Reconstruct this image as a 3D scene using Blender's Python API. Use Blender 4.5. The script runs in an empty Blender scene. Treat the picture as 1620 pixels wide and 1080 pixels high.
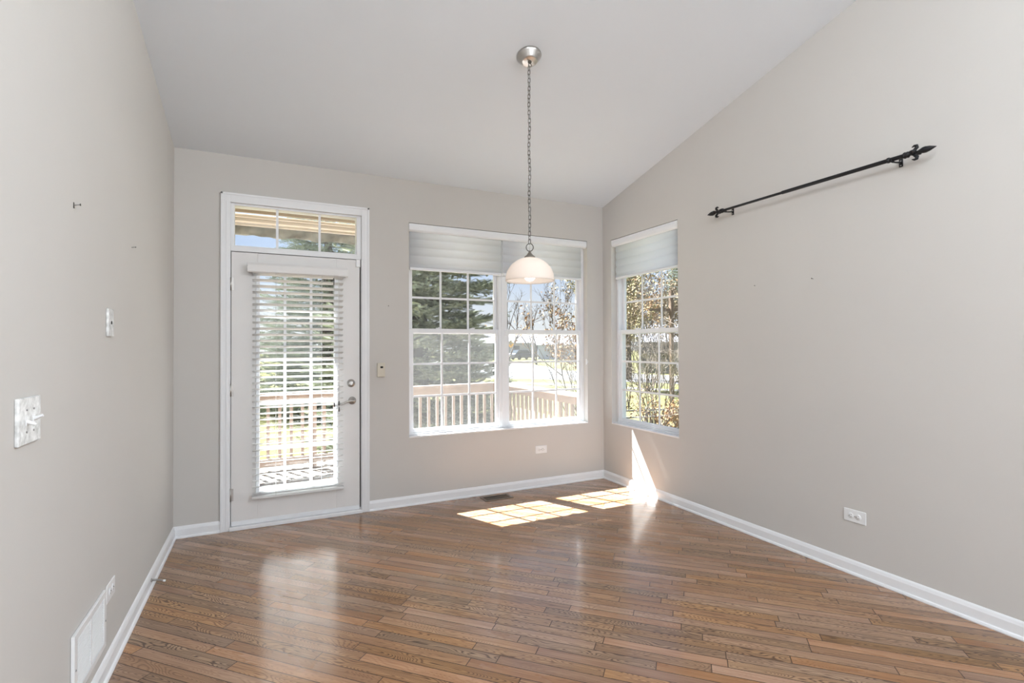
import bpy, math, random
import numpy as np
from mathutils import Vector, Matrix

D = bpy.data
SC = bpy.context.scene
COL = SC.collection
random.seed(7)
RNG = np.random.default_rng(11)

# ------------------------------------------------------------------ camera
CAM = np.array([0.5962, -4.2482, 1.3384])
YAW, PITCH, ROLL = 0.4508, 0.0106, -0.0039
FPX = 799.33
def cam_axes():
    c, s = math.cos(YAW), math.sin(YAW); cp, sp = math.cos(PITCH), math.sin(PITCH); cr, sr = math.cos(ROLL), math.sin(ROLL)
    f0 = np.array([s, c, 0]); r0 = np.array([c, -s, 0]); u0 = np.array([0, 0, 1.])
    fw = f0*cp + u0*sp; up = -f0*sp + u0*cp
    return fw, r0*cr + up*sr, -r0*sr + up*cr
FW, RT, UP = cam_axes()
cd = D.cameras.new('camera'); cam = D.objects.new('camera', cd); COL.objects.link(cam)
cd.sensor_width = 36.0; cd.sensor_fit = 'HORIZONTAL'; cd.lens = FPX*36.0/1620.0
cd.clip_start = 0.02; cd.clip_end = 500
cam.matrix_world = Matrix(((RT[0], UP[0], -FW[0], CAM[0]), (RT[1], UP[1], -FW[1], CAM[1]), (RT[2], UP[2], -FW[2], CAM[2]), (0, 0, 0, 1)))
SC.camera = cam

# ------------------------------------------------------------------ room size
W, H, SL = 3.690, 2.762, 0.238          # width, height at the window wall, ceiling slope
REAR = -7.2                             # far end of the room, behind the camera

# ------------------------------------------------------------------ light
SC.view_settings.view_transform = 'Standard'; SC.view_settings.look = 'None'
SC.view_settings.gamma = 1.0; SC.view_settings.use_curve_mapping = False
SC.view_settings.exposure = 0.0
wd = D.worlds.new('sky'); SC.world = wd; wd.use_nodes = True
nt = wd.node_tree; nt.nodes.clear()
o_ = nt.nodes.new('ShaderNodeOutputWorld'); bg = nt.nodes.new('ShaderNodeBackground')
tc = nt.nodes.new('ShaderNodeTexCoord'); sx = nt.nodes.new('ShaderNodeSeparateXYZ'); rp = nt.nodes.new('ShaderNodeValToRGB')
nt.links.new(tc.outputs['Generated'], sx.inputs[0]); nt.links.new(sx.outputs['Z'], rp.inputs[0])
nt.links.new(rp.outputs[0], bg.inputs[0]); nt.links.new(bg.outputs[0], o_.inputs[0])
cr_ = rp.color_ramp
cr_.elements[0].position = 0.0; cr_.elements[0].color = (0.98, 0.99, 1.0, 1)
cr_.elements[1].position = 0.6; cr_.elements[1].color = (0.33, 0.52, 0.90, 1)
e = cr_.elements.new(0.05); e.color = (0.92, 0.95, 1.0, 1)
e = cr_.elements.new(0.16); e.color = (0.60, 0.74, 1.0, 1)
bg.inputs[1].default_value = 0.98

sun_dir = Vector((0.475, -1.0, -1.534))
sd = D.lights.new('sun', 'SUN'); sd.energy = 56.0; sd.angle = math.radians(0.45); sd.color = (0.96, 0.975, 1.0)
so = D.objects.new('sun', sd); COL.objects.link(so)
so.rotation_euler = sun_dir.to_track_quat('-Z', 'Y').to_euler(); so.location = (-4, 12, 16)

def area(name, loc, target, sx_, sy_, energy, color=(1, 1, 1), spread=180):
    l = D.lights.new(name, 'AREA'); l.shape = 'RECTANGLE'; l.size = sx_; l.size_y = sy_; l.energy = energy; l.color = color; l.spread = math.radians(spread)
    o = D.objects.new(name, l); COL.objects.link(o); o.location = loc
    o.rotation_euler = (Vector(target) - Vector(loc)).to_track_quat('-Z', 'Y').to_euler()
    return o
# fill lamps added behind the camera, set in made-up rear and clerestory openings
FILL_COL = (0.86, 0.935, 1.0)
area('rear_fill_lamp', (1.0, REAR-0.02, 1.55), (1.0, 0, 1.55), 1.3, 2.3, 26, FILL_COL)
area('rear_fill_lamp', (2.75, REAR-0.02, 1.55), (2.75, 0, 1.55), 1.3, 2.3, 26, FILL_COL)
area('side_fill_lamp', (W+0.02, -5.75, 3.40), (0, -5.75, 2.6), 2.3, 0.85, 185, FILL_COL, 140)
area('side_fill_lamp', (-0.02, -5.75, 3.40), (W, -5.75, 2.6), 2.3, 0.85, 88, FILL_COL, 140)

# ------------------------------------------------------------------ helpers
def tag(o, label=None, cat=None, group=None, kind=None):
    if label: o['label'] = label
    if cat: o['category'] = cat
    if group: o['group'] = group
    if kind: o['kind'] = kind
    return o
def empty(name, loc=(0, 0, 0), label=None, cat=None, group=None, kind=None):
    o = D.objects.new(name, None); COL.objects.link(o); o.location = loc; o.empty_display_size = 0.05
    return tag(o, label, cat, group, kind)
def wloc(o):
    v = Vector((0, 0, 0))
    while o: v = v + o.location; o = o.parent
    return v

class MB:
    def __init__(s): s.v = []; s.f = []; s.sm = []
    def add(s, verts, faces, smooth=False):
        n = len(s.v); s.v += [tuple(map(float, p)) for p in verts]
        s.f += [tuple(i+n for i in f) for f in faces]; s.sm += [smooth]*len(faces); return s
    def hexa(s, p):   # 4 bottom (ccw) + 4 top
        return s.add(p, [(3, 2, 1, 0), (4, 5, 6, 7), (0, 1, 5, 4), (1, 2, 6, 5), (2, 3, 7, 6), (3, 0, 4, 7)])
    def box(s, a, b):
        x0, x1 = sorted((a[0], b[0])); y0, y1 = sorted((a[1], b[1])); z0, z1 = sorted((a[2], b[2]))
        return s.hexa([(x0, y0, z0), (x1, y0, z0), (x1, y1, z0), (x0, y1, z0), (x0, y0, z1), (x1, y0, z1), (x1, y1, z1), (x0, y1, z1)])
    def bar(s, p, q, w, h, up=(0, 0, 1)):   # rectangular bar from p to q, w sideways, h along up
        p = Vector(p); q = Vector(q); d = (q-p).normalized(); up = Vector(up)
        sd_ = d.cross(up).normalized(); u2 = sd_.cross(d).normalized()
        a, b = sd_*w/2, u2*h/2
        return s.hexa([p-a-b, p+a-b, q+a-b, q-a-b, p-a+b, p+a+b, q+a+b, q-a+b])
    def tube(s, pts, r, n=10, caps=True, smooth=True, closed=False):
        pts = [Vector(p) for p in pts]; m = len(pts); r = r if hasattr(r, '__len__') else [r]*m
        prev = None; V = []
        for i, p in enumerate(pts):
            a = pts[(i-1) % m] if (i > 0 or closed) else p; b = pts[(i+1) % m] if (i < m-1 or closed) else p
            t = (b-a).normalized()
            if prev is None:
                ref = Vector((0, 0, 1)) if abs(t.z) < 0.9 else Vector((1, 0, 0)); u = t.cross(ref).normalized()
            else: u = (prev - t*prev.dot(t)).normalized()
            prev = u; w = t.cross(u)
            for k in range(n):
                an = 2*math.pi*k/n; V.append(p + (u*math.cos(an)+w*math.sin(an))*r[i])
        F = []
        for i in range(m if closed else m-1):
            j = (i+1) % m
            for k in range(n): F.append((i*n+k, i*n+(k+1) % n, j*n+(k+1) % n, j*n+k))
        s.add(V, F, smooth)
        if caps and not closed:
            s.add(V[:n], [tuple(range(n-1, -1, -1))]); s.add(V[-n:], [tuple(range(n))])
        return s
    def lathe(s, prof, c=(0, 0, 0), axis=(0, 0, 1), n=32, smooth=True):   # prof: (radius, height along axis)
        ax = Vector(axis).normalized(); u = ax.cross(Vector((0, 1, 0)) if abs(ax.y) < 0.9 else Vector((1, 0, 0))).normalized(); w = ax.cross(u); c = Vector(c)
        V = []
        for r, h in prof:
            for k in range(n):
                a = 2*math.pi*k/n; V.append(c + ax*h + (u*math.cos(a)+w*math.sin(a))*max(r, 1e-5))
        F = [(i*n+k, i*n+(k+1) % n, (i+1)*n+(k+1) % n, (i+1)*n+k) for i in range(len(prof)-1) for k in range(n)]
        return s.add(V, F, smooth)
    def extrude(s, poly, fn0, fn1):   # poly points mapped by two functions to the two end caps
        n = len(poly); V = [fn0(*p) for p in poly] + [fn1(*p) for p in poly]
        return s.add(V, [tuple(range(n-1, -1, -1)), tuple(range(n, 2*n))] + [(i, (i+1) % n, n+(i+1) % n, n+i) for i in range(n)])
    def build(s, name, m, parent=None, bevel=0, seg=2, **kw):
        o_ = wloc(parent) if parent else Vector((0, 0, 0))
        me = D.meshes.new(name)
        me.from_pydata([(a-o_.x, b-o_.y, c-o_.z) for a, b, c in s.v], [], s.f)
        me.polygons.foreach_set('use_smooth', s.sm); me.update()
        import bmesh
        bm = bmesh.new(); bm.from_mesh(me); bmesh.ops.recalc_face_normals(bm, faces=bm.faces); bm.to_mesh(me); bm.free()
        me.materials.append(m); ob = D.objects.new(name, me); COL.objects.link(ob)
        if parent: ob.parent = parent
        if bevel:
            md = ob.modifiers.new('bevel', 'BEVEL'); md.width = bevel; md.segments = seg; md.limit_method = 'ANGLE'; md.angle_limit = math.radians(40)
        return tag(ob, **kw)

def raw_mesh(name, V, F, m, parent=None, **kw):   # big numpy meshes: V (n,3), F (k,3)
    off = np.array(wloc(parent)) if parent else np.zeros(3)
    me = D.meshes.new(name); V = (np.asarray(V)-off).astype(np.float32); F = np.asarray(F, np.int32); k = F.shape[1]
    me.vertices.add(len(V)); me.vertices.foreach_set('co', V.ravel())
    me.loops.add(F.size); me.loops.foreach_set('vertex_index', F.ravel())
    me.polygons.add(len(F)); me.polygons.foreach_set('loop_start', np.arange(0, F.size, k, dtype=np.int32))
    me.polygons.foreach_set('loop_total', np.full(len(F), k, np.int32))
    me.update(calc_edges=True); me.validate()
    me.materials.append(m); ob = D.objects.new(name, me); COL.objects.link(ob)
    if parent: ob.parent = parent
    return tag(ob, **kw)

# ------------------------------------------------------------------ materials
def new_mat(name):
    m = D.materials.new(name); m.use_nodes = True; return m, m.node_tree, m.node_tree.nodes['Principled BSDF']
def mat(name, col, rough=0.5, metal=0.0, var=0.03, scale=8.0, bump=0.0, bscale=60.0, spec=0.5, col2=None, stretch=None):
    m, t, p = new_mat(name)
    tcn = t.nodes.new('ShaderNodeTexCoord'); nz = t.nodes.new('ShaderNodeTexNoise'); nz.inputs['Scale'].default_value = scale; nz.inputs['Detail'].default_value = 4
    mp = t.nodes.new('ShaderNodeMapping'); t.links.new(tcn.outputs['Object'], mp.inputs[0]); t.links.new(mp.outputs[0], nz.inputs[0])
    if stretch: mp.inputs['Scale'].default_value = stretch
    r = t.nodes.new('ShaderNodeValToRGB'); t.links.new(nz.outputs[0], r.inputs[0])
    a = [max(0, c*(1-var)) for c in col]; b = [min(1, c*(1+var)) for c in col] if col2 is None else col2
    r.color_ramp.elements[0].position = 0.3; r.color_ramp.elements[1].position = 0.7
    r.color_ramp.elements[0].color = (*a, 1); r.color_ramp.elements[1].color = (*b, 1)
    t.links.new(r.outputs[0], p.inputs['Base Color'])
    p.inputs['Roughness'].default_value = rough; p.inputs['Metallic'].default_value = metal; p.inputs['Specular IOR Level'].default_value = spec
    if bump:
        n2 = t.nodes.new('ShaderNodeTexNoise'); n2.inputs['Scale'].default_value = bscale; n2.inputs['Detail'].default_value = 3
        bp = t.nodes.new('ShaderNodeBump'); bp.inputs['Strength'].default_value = bump; bp.inputs['Distance'].default_value = 0.002
        t.links.new(tcn.outputs['Object'], n2.inputs[0]); t.links.new(n2.outputs[0], bp.inputs['Height']); t.links.new(bp.outputs[0], p.inputs['Normal'])
    return m

M = {}
M['wall'] = mat('greige_wall_paint', (0.585, 0.56, 0.53), 0.75, var=0.012, scale=1.5, bump=0.10, bscale=180, spec=0.25)
M['ceil'] = mat('white_ceiling_paint', (0.745, 0.782, 0.825), 0.9, var=0.01, scale=1.5, spec=0.1)
M['trim'] = mat('white_trim_paint', (0.80, 0.80, 0.81), 0.35, var=0.01)
M['door'] = mat('off_white_door_paint', (0.74, 0.72, 0.705), 0.4, var=0.01)
M['vinyl'] = mat('white_vinyl', (0.80, 0.81, 0.83), 0.35, var=0.01)
M['plastic'] = mat('white_plastic', (0.80, 0.80, 0.80), 0.3, var=0.01)
M['ivory'] = mat('ivory_plastic', (0.62, 0.57, 0.47), 0.4, var=0.01)
M['nickel'] = mat('brushed_nickel', (0.50, 0.48, 0.46), 0.28, 1.0, var=0.06, scale=30, stretch=(1, 1, 12))
M['dnickel'] = mat('dark_nickel', (0.13, 0.122, 0.11), 0.4, 1.0, var=0.06, scale=60)
M['bronze'] = mat('aged_bronze', (0.26, 0.235, 0.205), 0.5, 0.7, var=0.1, scale=60)
M['black'] = mat('black_iron', (0.012, 0.012, 0.014), 0.45, 0.3, var=0.2, scale=60)
M['dark'] = mat('dark_hole', (0.02, 0.018, 0.016), 0.8)
M['gap'] = mat('grey_slot', (0.10, 0.10, 0.10), 0.8)
M['screw'] = mat('grey_screw', (0.35, 0.35, 0.35), 0.4, 0.8)
M['brownmetal'] = mat('brown_metal', (0.20, 0.15, 0.11), 0.4, 0.3, var=0.1, scale=40)
M['tassel'] = mat('grey_tassel', (0.12, 0.115, 0.11), 0.5)
M['cord'] = mat('cord', (0.6, 0.6, 0.6), 0.8)
M['stone'] = mat('marbled_white_stone', (0.50, 0.50, 0.49), 0.22, var=0.0, scale=45, col2=(0.86, 0.86, 0.85), bump=0.5, bscale=90)
M['spring'] = mat('steel_spring', (0.42, 0.40, 0.38), 0.4, 0.9)
# outside
M['cedar'] = mat('weathered_cedar', (0.25, 0.185, 0.145), 0.75, var=0.14, scale=6, stretch=(1, 1, 0.3))
M['deckwood'] = mat('deck_boards', (0.25, 0.20, 0.155), 0.8, var=0.15, scale=5, stretch=(0.4, 4, 1))
M['cream'] = mat('cream_aluminium', (0.56, 0.48, 0.38), 0.45, var=0.02)
M['tan'] = mat('tan_soffit', (0.32, 0.25, 0.16), 0.6, var=0.03)
M['canvas'] = mat('olive_canvas', (0.21, 0.195, 0.155), 0.9, var=0.25, scale=14, bump=0.2, bscale=400)
M['siding'] = mat('cream_siding', (0.62, 0.55, 0.45), 0.7)
M['bark'] = mat('grey_brown_bark', (0.075, 0.055, 0.042), 0.9, var=0.3, scale=25)
M['twig'] = mat('pale_twig', (0.17, 0.135, 0.105), 0.85, var=0.3, scale=25)
M['needle'] = mat('spruce_needles', (0.09, 0.10, 0.055), 0.7, scale=7, col2=(0.48, 0.51, 0.36), spec=0.2)
M['pine'] = mat('dark_pine_needles', (0.10, 0.115, 0.07), 0.7, scale=3, col2=(0.34, 0.37, 0.26), spec=0.2)
M['brownleaf'] = mat('dry_brown_leaves', (0.20, 0.10, 0.04), 0.8, scale=5, col2=(0.42, 0.26, 0.13), spec=0.1)
M['greyleaf'] = mat('sparse_grey_brown_leaves', (0.15, 0.12, 0.08), 0.8, scale=6, col2=(0.32, 0.24, 0.14), spec=0.1)
M['greenleaf'] = mat('olive_leaves', (0.13, 0.12, 0.05), 0.8, scale=4, col2=(0.40, 0.34, 0.18), spec=0.1)
M['lawn'] = mat('early_spring_lawn', (0.072, 0.076, 0.030), 0.95, scale=0.8, col2=(0.125, 0.115, 0.06), spec=0.0, bump=0.6, bscale=30)
M['asphalt'] = mat('pale_asphalt', (0.078, 0.078, 0.081), 0.9, var=0.05, scale=3)
M['concrete'] = mat('pale_concrete', (0.135, 0.13, 0.125), 0.9, var=0.04)
M['houseblue'] = mat('grey_blue_siding', (0.40, 0.42, 0.50), 0.8)
M['housepale'] = mat('pale_siding', (0.24, 0.24, 0.25), 0.8)
M['roof'] = mat('grey_shingles', (0.22, 0.22, 0.25), 0.9, var=0.1, scale=2)
M['car'] = mat('dark_car_paint', (0.06, 0.06, 0.085), 0.3, 0.2)
M['carglass'] = mat('dark_glass', (0.03, 0.035, 0.04), 0.1)
M['tyre'] = mat('tyre_rubber', (0.02, 0.02, 0.02), 0.8)
M['rust'] = mat('rusty_brown_wood', (0.14, 0.09, 0.055), 0.8, var=0.15)
M['signyellow'] = mat('yellow_sign', (0.75, 0.36, 0.01), 0.5)
M['post'] = mat('grey_steel_post', (0.30, 0.30, 0.30), 0.6, 0.5)

def glass_mat(name, tint, refl=1.0):
    m, t, p = new_mat(name); t.nodes.remove(p); out = t.nodes['Material Output']
    tr = t.nodes.new('ShaderNodeBsdfTransparent'); gl = t.nodes.new('ShaderNodeBsdfGlossy'); mx = t.nodes.new('ShaderNodeMixShader'); lw = t.nodes.new('ShaderNodeLayerWeight'); lw.inputs[0].default_value = 0.5
    pw_ = t.nodes.new('ShaderNodeMath'); pw_.operation = 'POWER'; pw_.inputs[1].default_value = 5.0; fr = t.nodes.new('ShaderNodeMapRange'); fr.inputs['To Min'].default_value = 0.03; fr.inputs['To Max'].default_value = 0.9
    t.links.new(lw.outputs['Facing'], pw_.inputs[0]); t.links.new(pw_.outputs[0], fr.inputs[0]); tr.inputs[0].default_value = (*tint, 1); gl.inputs['Roughness'].default_value = 0.02
    t.links.new(fr.outputs[0], mx.inputs[0]); t.links.new(tr.outputs[0], mx.inputs[1]); t.links.new(gl.outputs[0], mx.inputs[2]); t.links.new(mx.outputs[0], out.inputs[0])
    return m
M['glass'] = glass_mat('window_glass', (0.97, 0.985, 0.98))
def screen_mat():
    m, t, p = new_mat('insect_screen_mesh'); out = t.nodes['Material Output']
    tr = t.nodes.new('ShaderNodeBsdfTransparent'); mx = t.nodes.new('ShaderNodeMixShader')
    p.inputs['Base Color'].default_value = (0.55, 0.54, 0.52, 1); p.inputs['Roughness'].default_value = 0.6
    tl = t.nodes.new('ShaderNodeBsdfTranslucent'); tl.inputs[0].default_value = (0.75, 0.74, 0.72, 1); ad = t.nodes.new('ShaderNodeMixShader'); ad.inputs[0].default_value = 0.5
    t.links.new(p.outputs[0], ad.inputs[1]); t.links.new(tl.outputs[0], ad.inputs[2])
    nz = t.nodes.new('ShaderNodeTexNoise'); nz.inputs['Scale'].default_value = 3; mr = t.nodes.new('ShaderNodeMapRange')
    mr.inputs['To Min'].default_value = 0.03; mr.inputs['To Max'].default_value = 0.042
    t.links.new(nz.outputs[0], mr.inputs[0]); t.links.new(mr.outputs[0], mx.inputs[0])
    t.links.new(tr.outputs[0], mx.inputs[1]); t.links.new(ad.outputs[0], mx.inputs[2]); t.links.new(mx.outputs[0], out.inputs[0])
    return m
M['screen'] = screen_mat()
def translucent_mat(name, col, fac, rough=0.8, gloss=False):
    m, t, p = new_mat(name); out = t.nodes['Material Output']
    p.inputs['Base Color'].default_value = (*col, 1); p.inputs['Roughness'].default_value = rough
    tl = t.nodes.new('ShaderNodeBsdfTranslucent'); tl.inputs[0].default_value = (*col, 1)
    nz = t.nodes.new('ShaderNodeTexNoise'); nz.inputs['Scale'].default_value = 6; mr = t.nodes.new('ShaderNodeMapRange')
    mr.inputs['To Min'].default_value = fac-0.02; mr.inputs['To Max'].default_value = fac+0.02
    mx = t.nodes.new('ShaderNodeMixShader'); t.links.new(nz.outputs[0], mr.inputs[0]); t.links.new(mr.outputs[0], mx.inputs[0])
    t.links.new(p.outputs[0], mx.inputs[1]); t.links.new(tl.outputs[0], mx.inputs[2]); t.links.new(mx.outputs[0], out.inputs[0])
    return m
M['shade'] = translucent_mat('white_sheer_fabric', (0.90, 0.92, 0.95), 0.55)
M['slat'] = translucent_mat('white_blind_slats', (0.88, 0.88, 0.87), 0.35, 0.4)
M['bowl'] = translucent_mat('frosted_alabaster_glass', (0.93, 0.885, 0.85), 0.55, 0.25)
def emit_mat(name, col, s):
    m, t, p = new_mat(name); p.inputs['Base Color'].default_value = (*col, 1)
    p.inputs['Emission Color'].default_value = (*col, 1); p.inputs['Emission Strength'].default_value = s
    return m
M['bulb'] = emit_mat('lit_bulb', (1.0, 0.94, 0.87), 7.5)

def floor_mat():
    m, t, p = new_mat('oak_strip_floor'); N = t.nodes; L = t.links
    def mth(op, a, b=None, c=None):
        n = N.new('ShaderNodeMath'); n.operation = op
        for i, x in enumerate((a, b, c)):
            if x is None: continue
            if isinstance(x, (int, float)): n.inputs[i].default_value = x
            else: L.new(x, n.inputs[i])
        return n.outputs[0]
    def comb(a, b, c=0.0):
        n = N.new('ShaderNodeCombineXYZ')
        for i, x in enumerate((a, b, c)):
            if isinstance(x, (int, float)): n.inputs[i].default_value = x
            else: L.new(x, n.inputs[i])
        return n.outputs[0]
    def wn(vec):
        n = N.new('ShaderNodeTexWhiteNoise'); n.noise_dimensions = '3D'; L.new(vec, n.inputs[0]); return n.outputs['Value']
    def noise(vec, sc, det=4, dist=0.0):
        n = N.new('ShaderNodeTexNoise'); L.new(vec, n.inputs[0]); n.inputs['Scale'].default_value = sc; n.inputs['Detail'].default_value = det; n.inputs['Distortion'].default_value = dist; return n.outputs[0]
    g = N.new('ShaderNodeNewGeometry'); s = N.new('ShaderNodeSeparateXYZ'); L.new(g.outputs['Position'], s.inputs[0])
    X, Y = s.outputs[0], s.outputs[1]
    u = mth('MULTIPLY', mth('SUBTRACT', X, Y), 0.70711)        # along the boards
    v = mth('MULTIPLY', mth('ADD', X, Y), 0.70711)             # across the boards
    pw = 0.0573
    row = mth('FLOOR', mth('DIVIDE', v, pw)); fv = mth('FRACT', mth('DIVIDE', v, pw))
    r1 = wn(comb(row, 3.7)); r2 = wn(comb(row, 9.1))
    ln = mth('ADD', 0.42, mth('MULTIPLY', r2, 0.55))
    uu = mth('DIVIDE', mth('ADD', u, mth('MULTIPLY', r1, 7.0)), ln)
    pi_ = mth('FLOOR', uu); fu = mth('FRACT', uu)
    pid = wn(comb(row, pi_, 1.3)); pid2 = wn(comb(row, pi_, 5.9)); pid3 = wn(comb(row, pi_, 8.2))
    # grain: fine pores + cathedral rings
    gu = mth('ADD', u, mth('MULTIPLY', pid, 31.0)); gv = mth('ADD', v, mth('MULTIPLY', pid2, 17.0))
    fine = noise(comb(mth('MULTIPLY', gu, 5.0), mth('MULTIPLY', gv, 170.0)), 1.0, 5)
    med = noise(comb(mth('MULTIPLY', gu, 2.2), mth('MULTIPLY', gv, 26.0)), 1.0, 3, 0.4)
    wv = N.new('ShaderNodeTexWave'); wv.wave_type = 'BANDS'; wv.bands_direction = 'Y'
    warp = noise(comb(mth('MULTIPLY', gu, 2.4), mth('MULTIPLY', gv, 16.0)), 1.0, 1)
    L.new(comb(gu, mth('ADD', mth('MULTIPLY', gv, 10.0), mth('MULTIPLY', warp, 7.0))), wv.inputs[0]); wv.inputs['Scale'].default_value = 1.6; wv.inputs['Distortion'].default_value = 0.4; wv.inputs['Detail'].default_value = 2
    ring = mth('POWER', wv.outputs[1], 3.0)
    grain = mth('ADD', mth('MULTIPLY', fine, 0.55), mth('ADD', mth('MULTIPLY', med, 0.45), mth('MULTIPLY', mth('MULTIPLY', ring, pid3), -0.50)))
    rmp = N.new('ShaderNodeValToRGB'); L.new(grain, rmp.inputs[0]); ee = rmp.color_ramp.elements
    ee[0].position = 0.10; ee[0].color = (0.120, 0.045, 0.014, 1); ee[1].position = 0.75; ee[1].color = (0.52, 0.265, 0.105, 1)
    x = ee.new(0.42); x.color = (0.335, 0.145, 0.048, 1)
    hs = N.new('ShaderNodeHueSaturation'); L.new(rmp.outputs[0], hs.inputs['Color'])
    L.new(mth('ADD', 0.76, mth('MULTIPLY', pid, 0.40)), hs.inputs['Value']); L.new(mth('ADD', 0.70, mth('MULTIPLY', pid2, 0.24)), hs.inputs['Saturation'])
    L.new(mth('ADD', 0.497, mth('MULTIPLY', pid3, 0.012)), hs.inputs['Hue'])
    # seams
    dv = mth('MULTIPLY', mth('MINIMUM', fv, mth('SUBTRACT', 1.0, fv)), pw)
    du = mth('MULTIPLY', mth('MINIMUM', fu, mth('SUBTRACT', 1.0, fu)), ln)
    dd = mth('MINIMUM', dv, du)
    seam = N.new('ShaderNodeMapRange'); L.new(dd, seam.inputs[0]); seam.inputs['From Min'].default_value = 0.0008; seam.inputs['From Max'].default_value = 0.0028
    mx = N.new('ShaderNodeMixRGB'); L.new(seam.outputs[0], mx.inputs[0]); mx.inputs[1].default_value = (0.05, 0.022, 0.010, 1); L.new(hs.outputs[0], mx.inputs[2])
    L.new(mx.outputs[0], p.inputs['Base Color'])
    # worn satin varnish
    wear = noise(comb(mth('MULTIPLY', u, 2.0), mth('MULTIPLY', v, 6.0)), 1.0, 5)
    L.new(mth('ADD', 0.20, mth('ADD', mth('MULTIPLY', wear, 0.10), mth('MULTIPLY', pid3, 0.10))), p.inputs['Roughness'])
    p.inputs['Specular IOR Level'].default_value = 0.15
    p.inputs['Coat IOR'].default_value = 1.38
    p.inputs['Coat Weight'].default_value = 0.8; p.inputs['Coat Roughness'].default_value = 0.13
    bp = N.new('ShaderNodeBump'); bp.inputs['Strength'].default_value = 0.35; bp.inputs['Distance'].default_value = 0.001
    L.new(mth('ADD', mth('MULTIPLY', seam.outputs[0], 1.0), mth('ADD', mth('MULTIPLY', fine, 0.35), mth('MULTIPLY', pid, 0.5))), bp.inputs['Height']); L.new(bp.outputs[0], p.inputs['Normal'])
    return m
M['floor'] = floor_mat()

# ------------------------------------------------------------------ room shell
T = 0.165                                          # wall thickness
ST = dict(kind='structure')
WX0, WX1, WZ0, WZ1 = 1.680, 3.497, 0.578, 2.402    # double window opening
DX0, DX1, DZ1 = 0.330, 1.300, 2.445                # door + transom opening
RY0, RY1 = -1.050, -0.138                          # right window opening
RH = H + SL*(-REAR)

MB().box((-0.2, REAR-T, -0.05), (W+0.2, T, 0.0)).build('floor', M['floor'], **ST)
def ceil_z(y): return H - SL*y
MB().hexa([(-T, REAR-T, ceil_z(REAR-T)), (W+T, REAR-T, ceil_z(REAR-T)), (W+T, 0, H), (-T, 0, H), (-T, REAR-T, ceil_z(REAR-T)+.12), (W+T, REAR-T, ceil_z(REAR-T)+.12), (W+T, 0, H+.12), (-T, 0, H+.12)]).build('ceiling', M['ceil'], **ST)
wb = MB()
wb.box((-T, 0, -.05), (DX0, T, H+.12)).box((DX0, 0, DZ1), (DX1, T, H+.12)).box((DX1, 0, -.05), (WX0, T, H+.12))
wb.box((WX0, 0, -.05), (WX1, T, WZ0)).box((WX0, 0, WZ1), (WX1, T, H+.12)).box((WX1, 0, -.05), (W+T, T, H+.12))
wb.build('wall_back', M['wall'], **ST)
def side_wall(name, x0, x1, holes):
    m = MB()
    def col(ya, yb, z0=0.0, z1=None):
        za, zb = (ceil_z(ya), ceil_z(yb)) if z1 is None else (z1, z1)
        m.hexa([(x0, ya, z0), (x1, ya, z0), (x1, yb, z0), (x0, yb, z0), (x0, ya, za), (x1, ya, za), (x1, yb, zb), (x0, yb, zb)])
    y = REAR
    for a, b, z0, z1 in holes:
        col(y, a); col(a, b, 0, z0); col(a, b, z1); y = b
    col(y, 0)
    return m.build(name, M['wall'], **ST)
OPEN = (-6.9, -4.6, 2.98, 3.82)  # clerestory hole added out of view for the side fill lamps
side_wall('wall_left', -T, 0, [OPEN]); side_wall('wall_right', W, W+T, [OPEN, (RY0, RY1, WZ0, WZ1)])
wr = MB()
for a, b in ((-T, 0.35), (1.65, 2.1), (3.4, W+T)): wr.box((a, REAR-T, 0), (b, REAR, RH))
for a, b in ((0.35, 1.65), (2.1, 3.4)): wr.box((a, REAR-T, 0), (b, REAR, 0.4)).box((a, REAR-T, 2.7), (b, REAR, RH))  # unseen rear openings, added for the rear fill lamps
wr.build('wall_rear', M['wall'], **ST)

# baseboards with shoe moulding: profile (out from wall, height)
BP = [(0, 0), (0.023, 0), (0.024, 0.006), (0.021, 0.014), (0.014, 0.018), (0.013, 0.060), (0.010, 0.068), (0.008, 0.074), (0.004, 0.080), (0, 0.082)]
def bb(name, f0, f1): MB().extrude(BP, f0, f1).build(name, M['trim'], **ST)
bb('baseboard_left', lambda d, z: (d, REAR, z), lambda d, z: (d, -d, z))
bb('baseboard_right', lambda d, z: (W-d, REAR, z), lambda d, z: (W-d, -d, z))
bb('baseboard_back_left', lambda d, z: (d, -d, z), lambda d, z: (0.287, -d, z))
bb('baseboard_back_right', lambda d, z: (1.349, -d, z), lambda d, z: (W-d, -d, z))

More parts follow.
